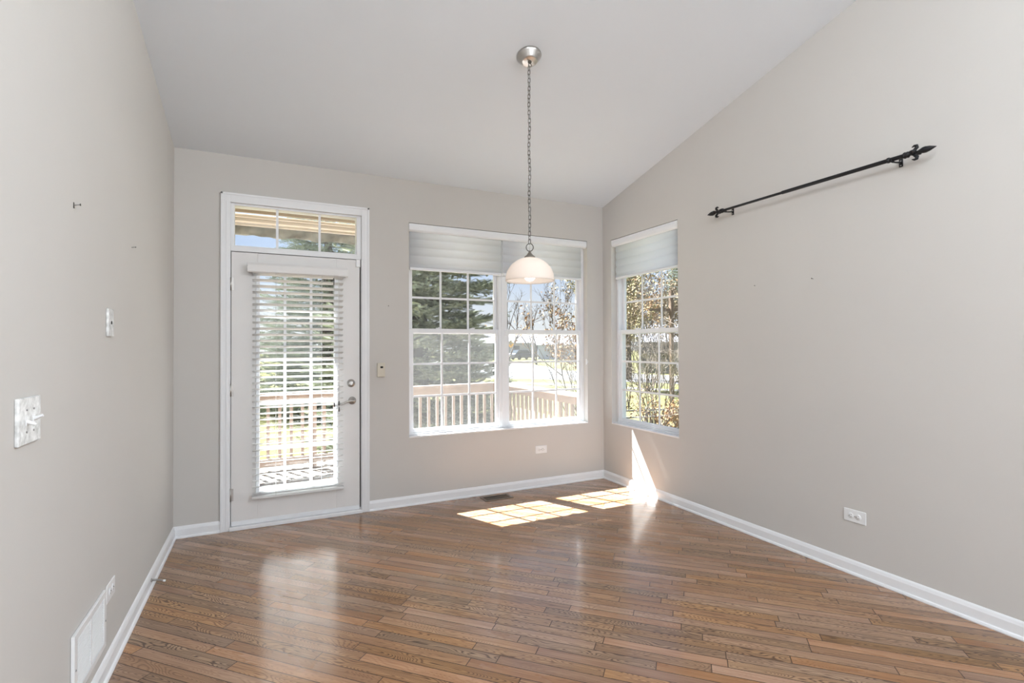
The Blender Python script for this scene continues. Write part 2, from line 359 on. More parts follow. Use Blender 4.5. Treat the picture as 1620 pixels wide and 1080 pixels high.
# ------------------------------------------------------------------ windows
def window_unit(n, A, u0, u1, z0, z1, label):
    """double-hung unit. A(u, v, z) maps width / depth outward from the wall face / height to the world"""
    c = A((u0+u1)/2, 0.09, z0)
    root = empty('window_%d' % n, c, kind='structure'); root['label'] = label
    def B(mb, a, b): return mb.hexa([A(a[0], a[1], a[2]), A(b[0], a[1], a[2]), A(b[0], b[1], a[2]), A(a[0], b[1], a[2]), A(a[0], a[1], b[2]), A(b[0], a[1], b[2]), A(b[0], b[1], b[2]), A(a[0], b[1], b[2])])
    gw = 0.391; um = (u0+u1)/2; g0, g1 = um-gw, um+gw
    f = MB()
    B(f, (u0, .066, z0+.003), (u0+.030, .155, z1)); B(f, (u1-.030, .066, z0+.003), (u1, .155, z1)); B(f, (u0+.03, .066, z1-.035), (u1-.03, .155, z1)); B(f, (u0+.03, .066, z0+.003), (u1-.03, .155, z0+.018))
    f.build('window_frame', M['vinyl'], root, bevel=.002)
    def sash(nm, v0, v1, za, zb, zrows, mt):
        s = MB(); B(s, (u0+.030, v0, za), (g0, v1, zb)); B(s, (g1, v0, za), (u1-.030, v1, zb))
        B(s, (g0, v0, za), (g1, v1, zrows[0])); B(s, (g0, v0, zrows[-1]), (g1, v1, zb))
        so_ = s.build(nm, M['vinyl'], root, bevel=.003)
        vm = (v0+v1)/2
        gm = MB(); B(gm, (g0, vm-.002, zrows[0]), (g1, vm+.002, zrows[-1])); gm.build('glass_pane', M['glass'], so_)
        mm = MB()
        for uu in (um-.131, um+.131): B(mm, (uu-.009, vm-.009, zrows[0]), (uu+.009, vm-.003, zrows[-1]))
        for zz in zrows[1:-1]: B(mm, (g0, vm-.0085, zz-.009), (g1, vm-.0035, zz+.009))
        mm.build('window_grille', M['vinyl'], so_)
        return so_
    zl = z0+.051
    lo = sash('lower_sash', .076, .104, z0+.018, z0+.924, (zl, zl+.280, zl+.562, zl+.834), 0)
    up = sash('upper_sash', .110, .140, z0+.880, z1-.035, (z0+.917, z0+1.198, z0+1.480, z0+1.76), 0)
    for uu in (um-.16, um+.16):
        lk = MB(); B(lk, (uu-.022, .078, z0+.924), (uu+.022, .100, z0+.932)); B(lk, (uu-.006, .070, z0+.932), (uu+.024, .088, z0+.937)); lk.build('sash_lock', M['vinyl'], lo, bevel=.002)
    for a in (u0+.008, u1-.036):
        st = MB(); B(st, (a, .060, z0+.868), (a+.028, .078, z0+.922)); st.build('sash_stop', M['vinyl'], root, bevel=.004)
    sc = MB(); B(sc, (g0-.01, .1500, z0+.02), (g1+.01, .1512, z0+.915)); sc.build('insect_screen', M['screen'], root)
    return root
Ab = lambda u, v, z: Vector((u, v, z))
Ar = lambda u, v, z: Vector((W+v, u, z))
um_ = (WX0+WX1)/2
window_unit(1, Ab, WX0, um_-.012, WZ0, WZ1, 'left half of the white double-hung double window in the back wall')
window_unit(2, Ab, um_+.012, WX1, WZ0, WZ1, 'right half of the white double-hung double window in the back wall')
window_unit(3, Ar, RY0, RY1, WZ0, WZ1, 'single white double-hung window in the right wall near the corner')
MB().box((um_-.012, .064, WZ0+.003), (um_+.012, .155, WZ1)).build('trim_1', M['vinyl'], bevel=.002, **ST)
MB().box((WX0, -.004, WZ0-.010), (WX1, .066, WZ0+.003)).build('trim_2', M['trim'], bevel=.002, **ST)      # sill of the double window
MB().box((W-.004, RY0, WZ0-.010), (W+.066, RY1, WZ0+.003)).build('trim_3', M['trim'], bevel=.002, **ST)   # sill of the right window

# ------------------------------------------------------------------ shades
def shade(A, u0, u1, panels, name, label, cat, group=None):
    root = empty(name, A((u0+u1)/2, .035, 2.36), label, cat, group)
    hd = MB(); prof = [(0.002, 2.398), (0.000, 2.372), (0.004, 2.345), (0.016, 2.331), (0.055, 2.331), (0.060, 2.398)]
    hd.extrude(prof, lambda v, z: A(u0, v, z), lambda v, z: A(u1, v, z)); hd.build('headrail', M['vinyl'], root, bevel=.002)
    for a, b in panels:
        n = 60; P = [];
        for i in range(n+1):
            z = 2.331-(2.331-2.026)*i/n; ph = (i/n*4.3+.15) % 1.0
            P.append((0.030-0.011*math.sin(math.pi*ph)**0.7, z))
        V = []; F = []
        for v, z in P: V += [A(a, v, z), A(b, v, z), A(a, v+.0015, z), A(b, v+.0015, z)]
        for i in range(n):
            k = i*4; F += [(k, k+1, k+5, k+4), (k+3, k+2, k+6, k+7), (k+2, k, k+4, k+6), (k+1, k+3, k+7, k+5)]
        F += [(0, 2, 3, 1), (n*4, n*4+1, n*4+3, n*4+2)]
        fb = MB(); fb.add(V, F, True); fo = fb.build('fabric_panel', M['shade'], root)
        r = MB(); r.extrude([(.018, 2.004), (.020, 2.022), (.026, 2.030), (.042, 2.030), (.047, 2.020), (.046, 2.004)], lambda v, z: A(a, v, z), lambda v, z: A(b, v, z)); r.build('hem_rail', M['vinyl'], root, bevel=.002)
    return root
shade(Ab, WX0+.003, WX1-.003, [(1.694, 2.553), (2.573, 3.440)], 'roller_blind', 'wide white sheer blind with two side-by-side fabric panels over the double window', 'blind')
shade(Ar, RY0+.003, RY1-.003, [(-1.030, -.185)], 'roller_blind', 'narrow white sheer blind over the single window of the right wall', 'blind')

# ------------------------------------------------------------------ door, transom, casing
t1 = MB()   # casing: stepped flat boards on the wall face
for a, b in ((0.288, 0.349), (1.288, 1.348)):
    t1.box((a, -.016, 0.0), (b, 0, 2.480)); inn = a if a < .8 else b
    t1.box((inn, -.021, 0.0), (inn+(.014 if a < .8 else -.014), -.016, 2.480))
    i2 = b if a < .8 else a
    t1.box((i2+(-.026 if a < .8 else .026), -.019, 0.0), (i2+(-.016 if a < .8 else .016), -.016, 2.418))
t1.box((0.349, -.016, 2.412), (1.288, 0, 2.480)).box((0.288, -.021, 2.466), (1.348, -.016, 2.480))
t1.build('trim_4', M['trim'], bevel=.0025, **ST)
j = MB()    # jamb
j.box((0.330, 0, 0), (0.352, T, 2.445)).box((1.283, 0, 0), (1.300, T, 2.445)).box((0.352, 0, 2.412), (1.283, T, 2.445)).box((0.352, 0, 2.055), (1.283, T, 2.093))
j.box((0.352, .052, .03), (0.366, T, 2.055)).box((1.268, .052, .03), (1.283, T, 2.055))
j.build('trim_5', M['trim'], bevel=.002, **ST)
MB().box((0.345, -.030, 0), (1.291, T, .028)).build('trim_6', M['trim'], bevel=.004, **ST)   # threshold

w4 = empty('window_4', (0.818, .05, 2.093), kind='structure'); w4['label'] = 'low three-pane transom window above the glazed door'
f = MB(); f.box((.352, .004, 2.093), (.376, .09, 2.412)).box((1.250, .004, 2.093), (1.283, .09, 2.412)).box((.376, .004, 2.395), (1.250, .09, 2.412)).box((.376, .004, 2.093), (1.250, .09, 2.099))
f.build('window_frame', M['trim'], w4, bevel=.002)
MB().box((.376, .030, 2.099), (1.250, .034, 2.395)).build('glass_pane', M['glass'], w4)
f = MB()
for x in (.663, .968): f.box((x-.009, .018, 2.099), (x+.009, .028, 2.395))
f.build('window_grille', M['vinyl'], w4)

dr = empty('door_1', (0.355, .022, .03), kind='structure'); dr['label'] = 'off-white door with one tall glazed lite, left of the double window'
LX0, LX1, LZ0, LZ1 = .530, 1.092, .255, 1.905
s = MB(); s.box((.356, 0, .032), (LX0, .045, 2.050)).box((LX1, 0, .032), (1.273, .045, 2.050)).box((LX0, 0, .032), (LX1, .045, LZ0)).box((LX0, 0, LZ1), (LX1, .045, 2.050))
s.build('door_slab', M['door'], dr, bevel=.002)
s = MB(); w_ = .026
for y0, y1 in ((-.010, .004), (.041, .055)):
    s.box((LX0-.012, y0, LZ0-.012), (LX0+w_-.012, y1, LZ1+.012)).box((LX1-w_+.012, y0, LZ0-.012), (LX1+.012, y1, LZ1+.012)).box((LX0+w_-.012, y0, LZ0-.012), (LX1-w_+.012, y1, LZ0+w_-.012)).box((LX0+w_-.012, y0, LZ1-w_+.012), (LX1-w_+.012, y1, LZ1+.012))
s.build('lite_frame', M['vinyl'], dr, bevel=.003)
MB().box((LX0, .020, LZ0), (LX1, .025, LZ1)).build('glass_pane', M['glass'], dr)
s = MB(); gx = [LX0+(LX1-LX0)*k/3 for k in (1, 2)]; gz = [LZ0+(LZ1-LZ0)*k/5 for k in (1, 2, 3, 4)]
for x in gx: s.box((x-.010, .008, LZ0), (x+.010, .018, LZ1))
for z in gz: s.box((LX0, .009, z-.010), (LX1, .017, z+.010))
s.build('door_grille', M['vinyl'], dr)
MB().box((1.2735, .028, .034), (1.2825, .050, 2.054)).box((.3525, .028, .034), (.3555, .050, 2.054)).box((.3555, .028, 2.0505), (1.2735, .050, 2.0545)).build('gap_shade_strip', M['dark'], dr)  # near-black strips paint the shade in the gap around the door slab
MB().box((.358, -.006, .030), (1.270, 0, .062)).build('door_sweep', M['vinyl'], dr, bevel=.002)
for z in (1.81, 1.028, .259):
    h = MB(); h.lathe([(0, -.047), (.0065, -.047), (.0065, .047), (0, .047)], (.353, -.006, z), n=12); h.box((.353, -.002, z-.045), (.372, .001, z+.045)); h.build('hinge', M['nickel'], dr)
h = MB(); c = (1.205, 0, 1.050); ax = (0, -1, 0)
h.lathe([(0, 0), (.031, 0), (.032, .004), (.027, .012), (.020, .013), (.019, .017), (.013, .018), (0, .018)], c, ax, 28)
h.box((1.201, -.030, 1.036), (1.209, -.016, 1.064)); h.build('deadbolt', M['nickel'], dr)
h = MB(); c = (1.213, 0, .910)
h.lathe([(0, 0), (.030, 0), (.031, .005), (.024, .011), (.013, .013), (.012, .040), (.016, .046), (.014, .055), (0, .058)], c, ax, 28)
pts = [(1.213, -.050, .910), (1.190, -.054, .913), (1.160, -.056, .904), (1.130, -.056, .890), (1.112, -.055, .889), (1.104, -.054, .897), (1.107, -.054, .905)]
sm_ = []
for i in range(len(pts)-1):
    for k in range(4): sm_.append(Vector(pts[i]).lerp(Vector(pts[i+1]), k/4))
h.tube(sm_+[pts[-1]], [.0095-.0045*i/len(sm_) for i in range(len(sm_)+1)], 10); h.build('lever_handle', M['nickel'], dr)
MB().box((1.243, -.014, 1.992), (1.276, 0, 2.052)).box((1.283, -.020, 1.998), (1.292, -.001, 2.046)).build('contact_sensor', M['plastic'], dr, bevel=.002)

# blind on the door
bl = empty('window_blind', (.816, -.036, .22), 'white horizontal slat blind hanging over the door glass', 'blind')
v = MB(); v.extrude([(-.066, 1.897), (-.072, 1.905), (-.072, 1.952), (-.066, 1.966), (-.058, 1.968), (-.058, 1.897)], lambda y, z: (.462, y, z), lambda y, z: (1.172, y, z)); v.box((.470, -.058, 1.900), (.480, -.011, 1.966)).box((1.154, -.058, 1.900), (1.164, -.011, 1.966))
v.build('valance', M['door'], bl, bevel=.002)
MB().box((.490, -.057, 1.915), (1.146, -.012, 1.960)).build('headrail', M['slat'], bl)
sl = MB(); NS = 37; z0_, z1_ = .262, 1.890
for i in range(NS):
    z = z0_+(z1_-z0_)*i/(NS-1); th = math.radians(17); n = 6; P = []
    for k in range(n+1):
        t_ = k/n-.5; y = -.036+.050*t_*math.cos(th); zz = z-.050*t_*math.sin(th)+.003*(1-4*t_*t_); P.append((y, zz))
    poly = P+[(y, zz-.003) for y, zz in reversed(P)]
    sl.extrude(poly, lambda y, zz: (.496, y, zz), lambda y, zz: (1.138, y, zz))
sl.build('slats', M['slat'], bl)
MB().box((.492, -.061, .222), (1.142, -.012, .240)).build('bottom_rail', M['slat'], bl, bevel=.003)
for x in (.655, .980):
    c = MB()
    for y in (-.064, -.0095): c.tube([(x, y, 1.915), (x, y, .235)], .0010, 5)
    c.build('ladder_cord', M['cord'], bl)
for x, zt in ((1.068, .895), (1.103, .905), (1.1035, .857)):
    c = MB(); c.tube([(x, -.075, zt+.012), (x, -.075, 1.915), (x, -.058, 1.920)], .0009, 5)
    co = c.build('lift_cord', M['cord'], bl)
    t_ = MB(); t_.lathe([(0, .014), (.003, .014), (.0045, .006), (.0065, -.010), (.0065, -.020), (.004, -.022), (0, -.022)], (x, -.075, zt), n=14); t_.build('cord_tassel', M['tassel'], co)
t_ = MB(); t_.tube([(1.065, -.058, 1.880), (1.065, -.078, 1.880), (1.065, -.080, 1.862), (1.065, -.078, 1.828)], .0035, 8); t_.build('tilt_hook', M['tassel'], bl)

# ------------------------------------------------------------------ pendant lamp
PX, PY = 2.038, -1.523
CZ = ceil_z(PY)
pn = empty('pendant_lamp', (PX, PY, CZ), 'hanging lamp with frosted glass bowl shade on a long chain from the ceiling', 'pendant lamp')
nrm = Vector((0, -SL, -1)).normalized()
c = MB(); c.lathe([(0, 0), (.076, 0), (.077, .006), (.072, .014), (.050, .040), (.046, .046), (.043, .047), (.012, .047), (0, .047)], (PX, PY, CZ), nrm, 48)
c.build('canopy', M['nickel'], pn)
cb = Vector((PX, PY, CZ))+nrm*.047
h = MB(); h.lathe([(0, 0), (.012, 0), (.010, .006), (.004, .010), (0, .010)], cb, nrm, 16)
h.tube([cb+nrm*.008+Vector((.010*math.cos(a), 0, -.012+.010*math.sin(a))) for a in [2*math.pi*k/16 for k in range(16)]], .0022, 8, closed=True)
h.build('ceiling_loop', M['dnickel'], pn)
ch = MB(); ztop = cb.z-.022; zbot = 1.968; nL = 44; pit = (ztop-zbot)/nL
for i in range(nL):
    zc = ztop-pit*(i+.5); L_ = pit*.5+.0035; r_ = .0078; pts = []
    kx = .003*math.sin(i*.55)*math.sin(math.pi*i/nL); a0 = .5+.9*(i % 2)*1.75
    dx, dy = math.cos(a0), math.sin(a0)
    for k in range(8):
        a = math.pi*k/7; pts.append((r_*math.cos(a), (L_-r_)+r_*math.sin(a)))
    for k in range(8):
        a = math.pi+math.pi*k/7; pts.append((r_*math.cos(a), -(L_-r_)+r_*math.sin(a)))
    ch.tube([(PX+kx+q*dx, PY+q*dy, zc+z) for q, z in pts], .0019, 6, closed=True)
ch.build('chain', M['dnickel'], pn)
MB().tube([(PX+.003*math.sin(k*.9), PY+.003*math.cos(k*.9), CZ-.05-(CZ-.05-1.915)*k/40) for k in range(41)], .0016, 6).build('power_cord', M['cord'], pn)
r_ = MB(); r_.tube([(PX+.0215*math.cos(a)*.9, PY-.0215*math.cos(a)*.436, 1.945+.0235*math.sin(a)) for a in [2*math.pi*k/28 for k in range(28)]], .0028, 8, closed=True); r_.build('hanging_ring', M['dnickel'], pn)
cp_ = MB(); cp_.lathe([(0, 1.926), (.005, 1.925), (.007, 1.918), (.012, 1.908), (.020, 1.898), (.030, 1.891), (.034, 1.886), (.034, 1.880), (0, 1.880)], (PX, PY, 0), n=32); cp_.build('shade_cap', M['bronze'], pn)
R_, z_r, hh = .148, 1.738, .146
prof = []
for k in range(0, 21):
    a = math.radians(2+88*k/20); prof.append((R_*math.sin(a)**0.98, z_r+.012+(hh-.012)*math.cos(a)))
prof.append((R_+.001, z_r+.004)); prof.append((R_-.001, z_r)); prof.append((R_-.006, z_r+.002))
for k in range(20, -1, -1):
    a = math.radians(2+88*k/20); prof.append(((R_-.006)*math.sin(a)**0.98, z_r+.012+(hh-.018)*math.cos(a)))
b = MB(); b.lathe(prof, (PX, PY, 0), n=64); b.build('bowl_shade', M['bowl'], pn)
b = MB(); b.lathe([(.012, 1.885), (.012, 1.84), (.015, 1.838), (.022, 1.815), (.031, 1.790), (.034, 1.772), (.031, 1.756), (.022, 1.745), (.010, 1.740), (0, 1.739)], (PX, PY, 0), n=28)
b.build('light_bulb', M['bulb'], pn)

# ------------------------------------------------------------------ curtain rod
RX, RZ = W-.085, 2.333
cr = empty('curtain_rod', (W, -2.16, RZ), 'black iron curtain rod with spear finials on the bare right wall', 'curtain rod')
MB().tube([(RX, -1.555, RZ), (RX, -2.09, RZ)], .0086, 14).build('inner_rod', M['black'], cr)
MB().tube([(RX, -2.07, RZ), (RX, -2.775, RZ)], .0112, 14).build('outer_rod', M['black'], cr)
def finial(y, s_):
    f = MB(); ax = (0, s_, 0); c0 = (RX, y, RZ)
    f.lathe([(0, -.012), (.012, -.012), (.0165, -.006), (.0165, 0), (.013, .003), (.016, .008), (.016, .014), (.010, .018), (.009, .024), (.013, .030), (.013, .036), (.007, .042), (.006, .052), (.008, .060), (.0155, .078), (.0165, .090), (.0125, .108), (.006, .124), (.001, .136), (0, .137)], c0, ax, 20)
    for q in range(4):
        a = math.pi*q/2; cx_, cz_ = math.cos(a), math.sin(a)
        pts = [(.004, .036), (.015, .042), (.025, .052), (.033, .050), (.036, .040), (.031, .028)]
        f.tube([(RX+r*cx_, y+s_*h, RZ+r*cz_) for r, h in pts], [.007, .008, .009, .0085, .006, .002], 8)
    f.build('finial', M['black'], cr)
finial(-1.585, 1); finial(-2.775, -1)
def bracket(y):
    b = MB(); b.box((W-.004, y-.009, RZ-.028), (W, y+.009, RZ+.020)); b.tube([(W-.003, y, RZ-.004), (W-.045, y, RZ-.010), (RX, y, RZ-.014)], .0045, 10)
    b.tube([(RX+.0145*math.cos(a), y, RZ+.0145*math.sin(a)) for a in [math.radians(-170+160*k/10) for k in range(11)]], .0042, 8)
    bo = b.build('bracket', M['black'], cr)
    for z in (-.020, .004): MB().lathe([(0, 0), (.0035, 0), (.0035, .0015), (0, .002)], (W-.004, y, RZ+z), (-1, 0, 0), 10).build('screw', M['screw'], bo)
    c = MB(); c.lathe([(0, -.006), (.014, -.006), (.015, 0), (.014, .006), (0, .006)], (RX, y+.018, RZ), (0, 1, 0), 18); c.build('collar', M['black'], cr)
bracket(-1.612); bracket(-2.712)

# ------------------------------------------------------------------ plates on the walls. A(u, d, z): along wall, out from wall, height
AL = lambda u, d, z: Vector((d, u, z))
AB = lambda u, d, z: Vector((u, -d, z))
AR = lambda u, d, z: Vector((W-d, u, z))
def pbox(mb, A, a, b): return mb.hexa([A(a[0], a[1], a[2]), A(b[0], a[1], a[2]), A(b[0], b[1], a[2]), A(a[0], b[1], a[2]), A(a[0], a[1], b[2]), A(b[0], a[1], b[2]), A(b[0], b[1], b[2]), A(a[0], b[1], b[2])])
def axis_of(A): return A(0, 1, 0)-A(0, 0, 0)
def outlet(A, uc, zc, label):
    r = empty('outlet', A(uc, 0, zc), label, 'outlet')
    p = MB(); pbox(p, A, (uc-.062, 0, zc-.037), (uc+.062, .006, zc+.037)); p.build('cover_plate', M['plastic'], r, bevel=.003)
    s_ = 1 if A is not AL else -1
    for k in (-1, 1):
        q = MB(); q.lathe([(0, .0055), (.0165, .0055), (.0165, .0082), (.0155, .009), (0, .009)], A(uc+k*.020, 0, zc), axis_of(A), 24); ro = q.build('receptacle', M['plastic'], r)
        g = MB()
        for dz in (-.006, .006): pbox(g, A, (uc+k*.020-.007, .0088, zc+dz-.0011), (uc+k*.020+.001, .0094, zc+dz+.0011))
        g.lathe([(0, .0088), (.0026, .0088), (.0026, .0094), (0, .0094)], A(uc+k*.020+.008, 0, zc), axis_of(A), 10); g.build('slots', M['gap'], ro)
    g = MB(); g.lathe([(0, .006), (.003, .006), (.0025, .0075), (0, .0078)], A(uc, 0, zc), axis_of(A), 12); g.build('screw', M['screw'], r)
outlet(AB, 2.957, .356, 'white duplex outlet set sideways in the back wall below the double window')
outlet(AR, -2.452, .341, 'white duplex outlet set sideways low on the bare right wall')
outlet(AL, -1.590, .325, 'white duplex outlet set sideways low on the left wall beside the air return grille')

r = empty('light_switch', (0, -2.420, 1.1425), 'marbled two-gang switch plate with two toggles on the left wall', 'light switch')
p = MB(); pbox(p, AL, (-2.491, 0, 1.079), (-2.348, .010, 1.206)); p.build('switch_plate', M['stone'], r, bevel=.003)
for k, u in ((1, -2.443), (-1, -2.397)):
    q = MB(); pbox(q, AL, (u-.006, .0095, 1.130), (u+.006, .0115, 1.155)); to = q.build('toggle_collar', M['plastic'], r)
    q = MB(); z = 1.1425
    pts = [(.008, 0), (.016, -.004*k), (.030, -.010*k)]
    q.tube([AL(u, d, z+dz) for d, dz in pts], [.0055, .005, .004], 8); q.build('toggle', M['plastic'], to)
    for dz in (-.030, .030):
        q = MB(); q.lathe([(0, .010), (.0032, .010), (.0028, .0115), (0, .012)], AL(u, 0, z+dz), (1, 0, 0), 10); q.build('screw', M['screw'], r)
r = empty('wall_plate', (0, -1.622, 1.445), 'narrow marbled plate halfway up the left wall, nearer the corner', 'wall plate')
p = MB(); pbox(p, AL, (-1.662, 0, 1.388), (-1.584, .010, 1.503)); p.build('cover_plate', M['stone'], r, bevel=.003)
q = MB(); pbox(q, AL, (-1.629, .010, 1.4395), (-1.617, .012, 1.4515)); q.build('button', M['dark'], r)
r = empty('alarm_sensor', (1.443, 0, 1.152), 'small ivory wall sensor with a dark window between the door and the double window', 'sensor')
p = MB(); pbox(p, AB, (1.411, 0, 1.094), (1.475, .016, 1.210)); p.build('housing', M['ivory'], r, bevel=.004)
q = MB(); pbox(q, AB, (1.436, .016, 1.166), (1.458, .0175, 1.182)); q.build('dark_window', M['dark'], r)
q = MB(); pbox(q, AB, (1.421, .016, 1.106), (1.465, .0175, 1.154)); q.build('flap', M['ivory'], r, bevel=.001)

def cleat(A, u, d, z, label):
    r = empty('cord_cleat', A(u, d, z), label, 'cord cleat')
    p = MB(); pbox(p, A, (u-.005, d-.008, z-.028), (u+.005, d+.008, z+.028)); p.build('base', M['plastic'], r, bevel=.002)
    p = MB(); p.tube([A(u, d+.008, z+.012), A(u, d+.016, z+.016), A(u, d+.020, z+.004), A(u, d+.018, z-.012)], .003, 8); p.build('hook', M['plastic'], r)
cleat(AB, WX0+.005, -.010, 1.150, 'small white cord cleat on the left reveal of the double window')
cleat(AB, WX1-.005, -.010, 1.185, 'small white cord cleat on the right reveal of the double window')
cleat(AR, RY0+.005, -.004, 1.170, 'small white cord cleat on the near reveal of the right window')

# return air grille
r = empty('air_return_grille', (0, -1.865, .25), 'white two-panel air return grille low on the left wall', 'vent')
GY0, GY1, GZ0, GZ1 = -2.060, -1.685, .140, .365
p = MB(); bw = .030; gm_ = (GY0+GY1)/2
for a, b in (((GY0, .001, GZ0), (GY0+bw, .012, GZ1)), ((GY1-bw, .001, GZ0), (GY1, .012, GZ1)), ((GY0+bw, .001, GZ0), (GY1-bw, .012, GZ0+bw-.006)), ((GY0+bw, .001, GZ1-bw+.006), (GY1-bw, .012, GZ1)), ((gm_-.006, .001, GZ0+.02), (gm_+.006, .011, GZ1-.02))): pbox(p, AL, a, b)
p.build('grille_frame', M['plastic'], r, bevel=.0015)
p = MB(); pbox(p, AL, (GY0+bw, .0005, GZ0+.02), (GY1-bw, .0015, GZ1-.02)); p.build('backing', M['gap'], r)
for a, b in ((GY0+bw, gm_-.006), (gm_+.006, GY1-bw)):
    p = MB(); n = 17
    for i in range(n):
        z = GZ0+.026+(GZ1-GZ0-.052)*(i+.5)/n
        p.hexa([AL(a, .002, z-.001), AL(b, .002, z-.001), AL(b, .0095, z-.0055), AL(a, .0095, z-.0055), AL(a, .002, z+.001), AL(b, .002, z+.001), AL(b, .0095, z-.0035), AL(a, .0095, z-.0035)])
    p.build('louvers', M['plastic'], r)
for y in (GY0+.013, GY1-.013):
    q = MB(); q.lathe([(0, .012), (.004, .012), (.003, .0138), (0, .014)], AL(y, 0, .245), (1, 0, 0), 10); q.build('screw', M['screw'], r)

# floor register
r = empty('floor_register', (2.432, -.132, 0), 'brown metal floor register beside the back wall baseboard', 'vent')
p = MB(); X0, X1, Y0, Y1 = 2.295, 2.565, -.203, -.066
p.box((X0, Y0, 0), (X0+.022, Y1, .005)).box((X1-.022, Y0, 0), (X1, Y1, .005)).box((X0+.022, Y0, 0), (X1-.022, Y0+.022, .005)).box((X0+.022, Y1-.022, 0), (X1-.022, Y1, .005))
p.build('register_frame', M['brownmetal'], r, bevel=.0015)
MB().box((X0+.022, Y0+.022, .0002), (X1-.022, Y1-.022, .0012)).build('duct_opening', M['dark'], r)
p = MB()
for i in range(17):
    x = X0+.026+(X1-X0-.052)*i/16; p.box((x-.0018, Y0+.022, .0012), (x+.0018, Y1-.022, .004))
p.box((X0+.022, (Y0+Y1)/2-.003, .0012), (X1-.022, (Y0+Y1)/2+.003, .0045)); p.build('louvers', M['brownmetal'], r)

# door stop
r = empty('door_stop', (.013, -.82, .045), 'grey spring door stop on the left baseboard', 'door stop')
p = MB(); p.lathe([(0, 0), (.010, 0), (.010, .003), (.006, .008), (0, .008)], (.0125, -.82, .045), (1, 0, 0), 16); p.build('base', M['spring'], r)
p = MB(); N_ = 150; p.tube([(.020+.050*k/N_, -.82+(.0055-.0015*k/N_)*math.cos(k*.62), .045+(.0055-.0015*k/N_)*math.sin(k*.62)-.012*(k/N_)**2) for k in range(N_+1)], .0013, 5); p.build('spring', M['spring'], r)
p = MB(); p.lathe([(0, 0), (.0055, 0), (.0058, .010), (.004, .013), (0, .013)], (.069, -.82, .033), (1, 0, -.3), 14); p.build('tip', M['plastic'], r)

# nails left in the walls
def nail(A, u, z, label, long=.016, rh=.0035):
    r = empty('nail', A(u, 0, z), label, 'nail')
    p = MB(); p.tube([A(u, 0, z), A(u, long, z+.002)], .0017, 8); p.build('shank', M['screw'], r)
    p = MB(); p.lathe([(0, long), (rh, long), (rh, long+.0015), (0, long+.002)], A(u, 0, z+.002), axis_of(A), 12); p.build('head', M['dnickel'], r)
def hook(A, u, z, label):
    r = empty('nail', A(u, 0, z), label, 'nail')
    p = MB(); p.tube([A(u, 0, z), A(u, .018, z+.004)], .0018, 8); p.build('shank', M['screw'], r)
    p = MB(); p.lathe([(0, .018), (.0045, .018), (.0045, .0195), (0, .02)], A(u, 0, z+.004), axis_of(A), 12); p.build('head', M['dnickel'], r)
    p = MB(); pbox(p, A, (u-.003, 0, z-.010), (u+.003, .002, z+.010)); p.build('hanger', M['dnickel'], r)
hook(AL, -2.050, 1.827, 'metal picture nail with hanger high on the left wall, nearer the camera')
nail(AL, -1.230, 1.830, 'small metal nail high on the left wall, nearer the door')
nail(AR, -2.215, 1.759, 'bare nail on the right wall below the middle of the curtain rod')
nail(AR, -1.796, 1.761, 'bare nail on the right wall below the window end of the curtain rod', .010, .003)
nail(AB, 1.506, 1.683, 'dark nail head on the back wall between the door and double window', .004, .004)

# ------------------------------------------------------------------ outside: ground, street
GZ = -0.65
def ground_pt(u, v, z):
    r = FW+RT*(u-810)/FPX+UP*(540-v)/FPX; t = (z-CAM[2])/r[2]; return CAM+r*t
def slab(name, pts, z, m, **kw):
    mb = MB(); n = len(pts); V = [(x, y, z) for x, y in pts]+[(x, y, z-.04) for x, y in pts]
    mb.add(V, [tuple(range(n)), tuple(range(2*n-1, n-1, -1))]+[(i, n+i, n+(i+1) % n, (i+1) % n) for i in range(n)]); return mb.build(name, m, **kw)
slab('lawn', [(-90, .8), (4.2, .8), (4.2, -6), (160, -6), (160, 190), (-90, 190)], GZ, M['lawn'], kind='structure')
slab('road', [(5, 33), (11.5, 27.5), (15.3, 23.0), (19.0, 18.0), (24, 8), (29, 8), (24.5, 25), (21.5, 31), (24.2, 38), (27.5, 52), (23, 75), (8, 60)], GZ+.01, M['asphalt'], kind='structure')
slab('sidewalk', [(4, 27.5), (11.0, 21.6), (13.6, 18.6), (17.2, 12), (18.0, 12.2), (14.4, 19.2), (11.6, 22.5), (4.2, 29)], GZ+.015, M['concrete'], kind='structure')
slab('curb', [(24.4, 25), (21.4, 31), (24.0, 38), (27.3, 52), (28.4, 52), (25.0, 38), (22.4, 31), (25.2, 25)], GZ+.03, M['concrete'], kind='structure')

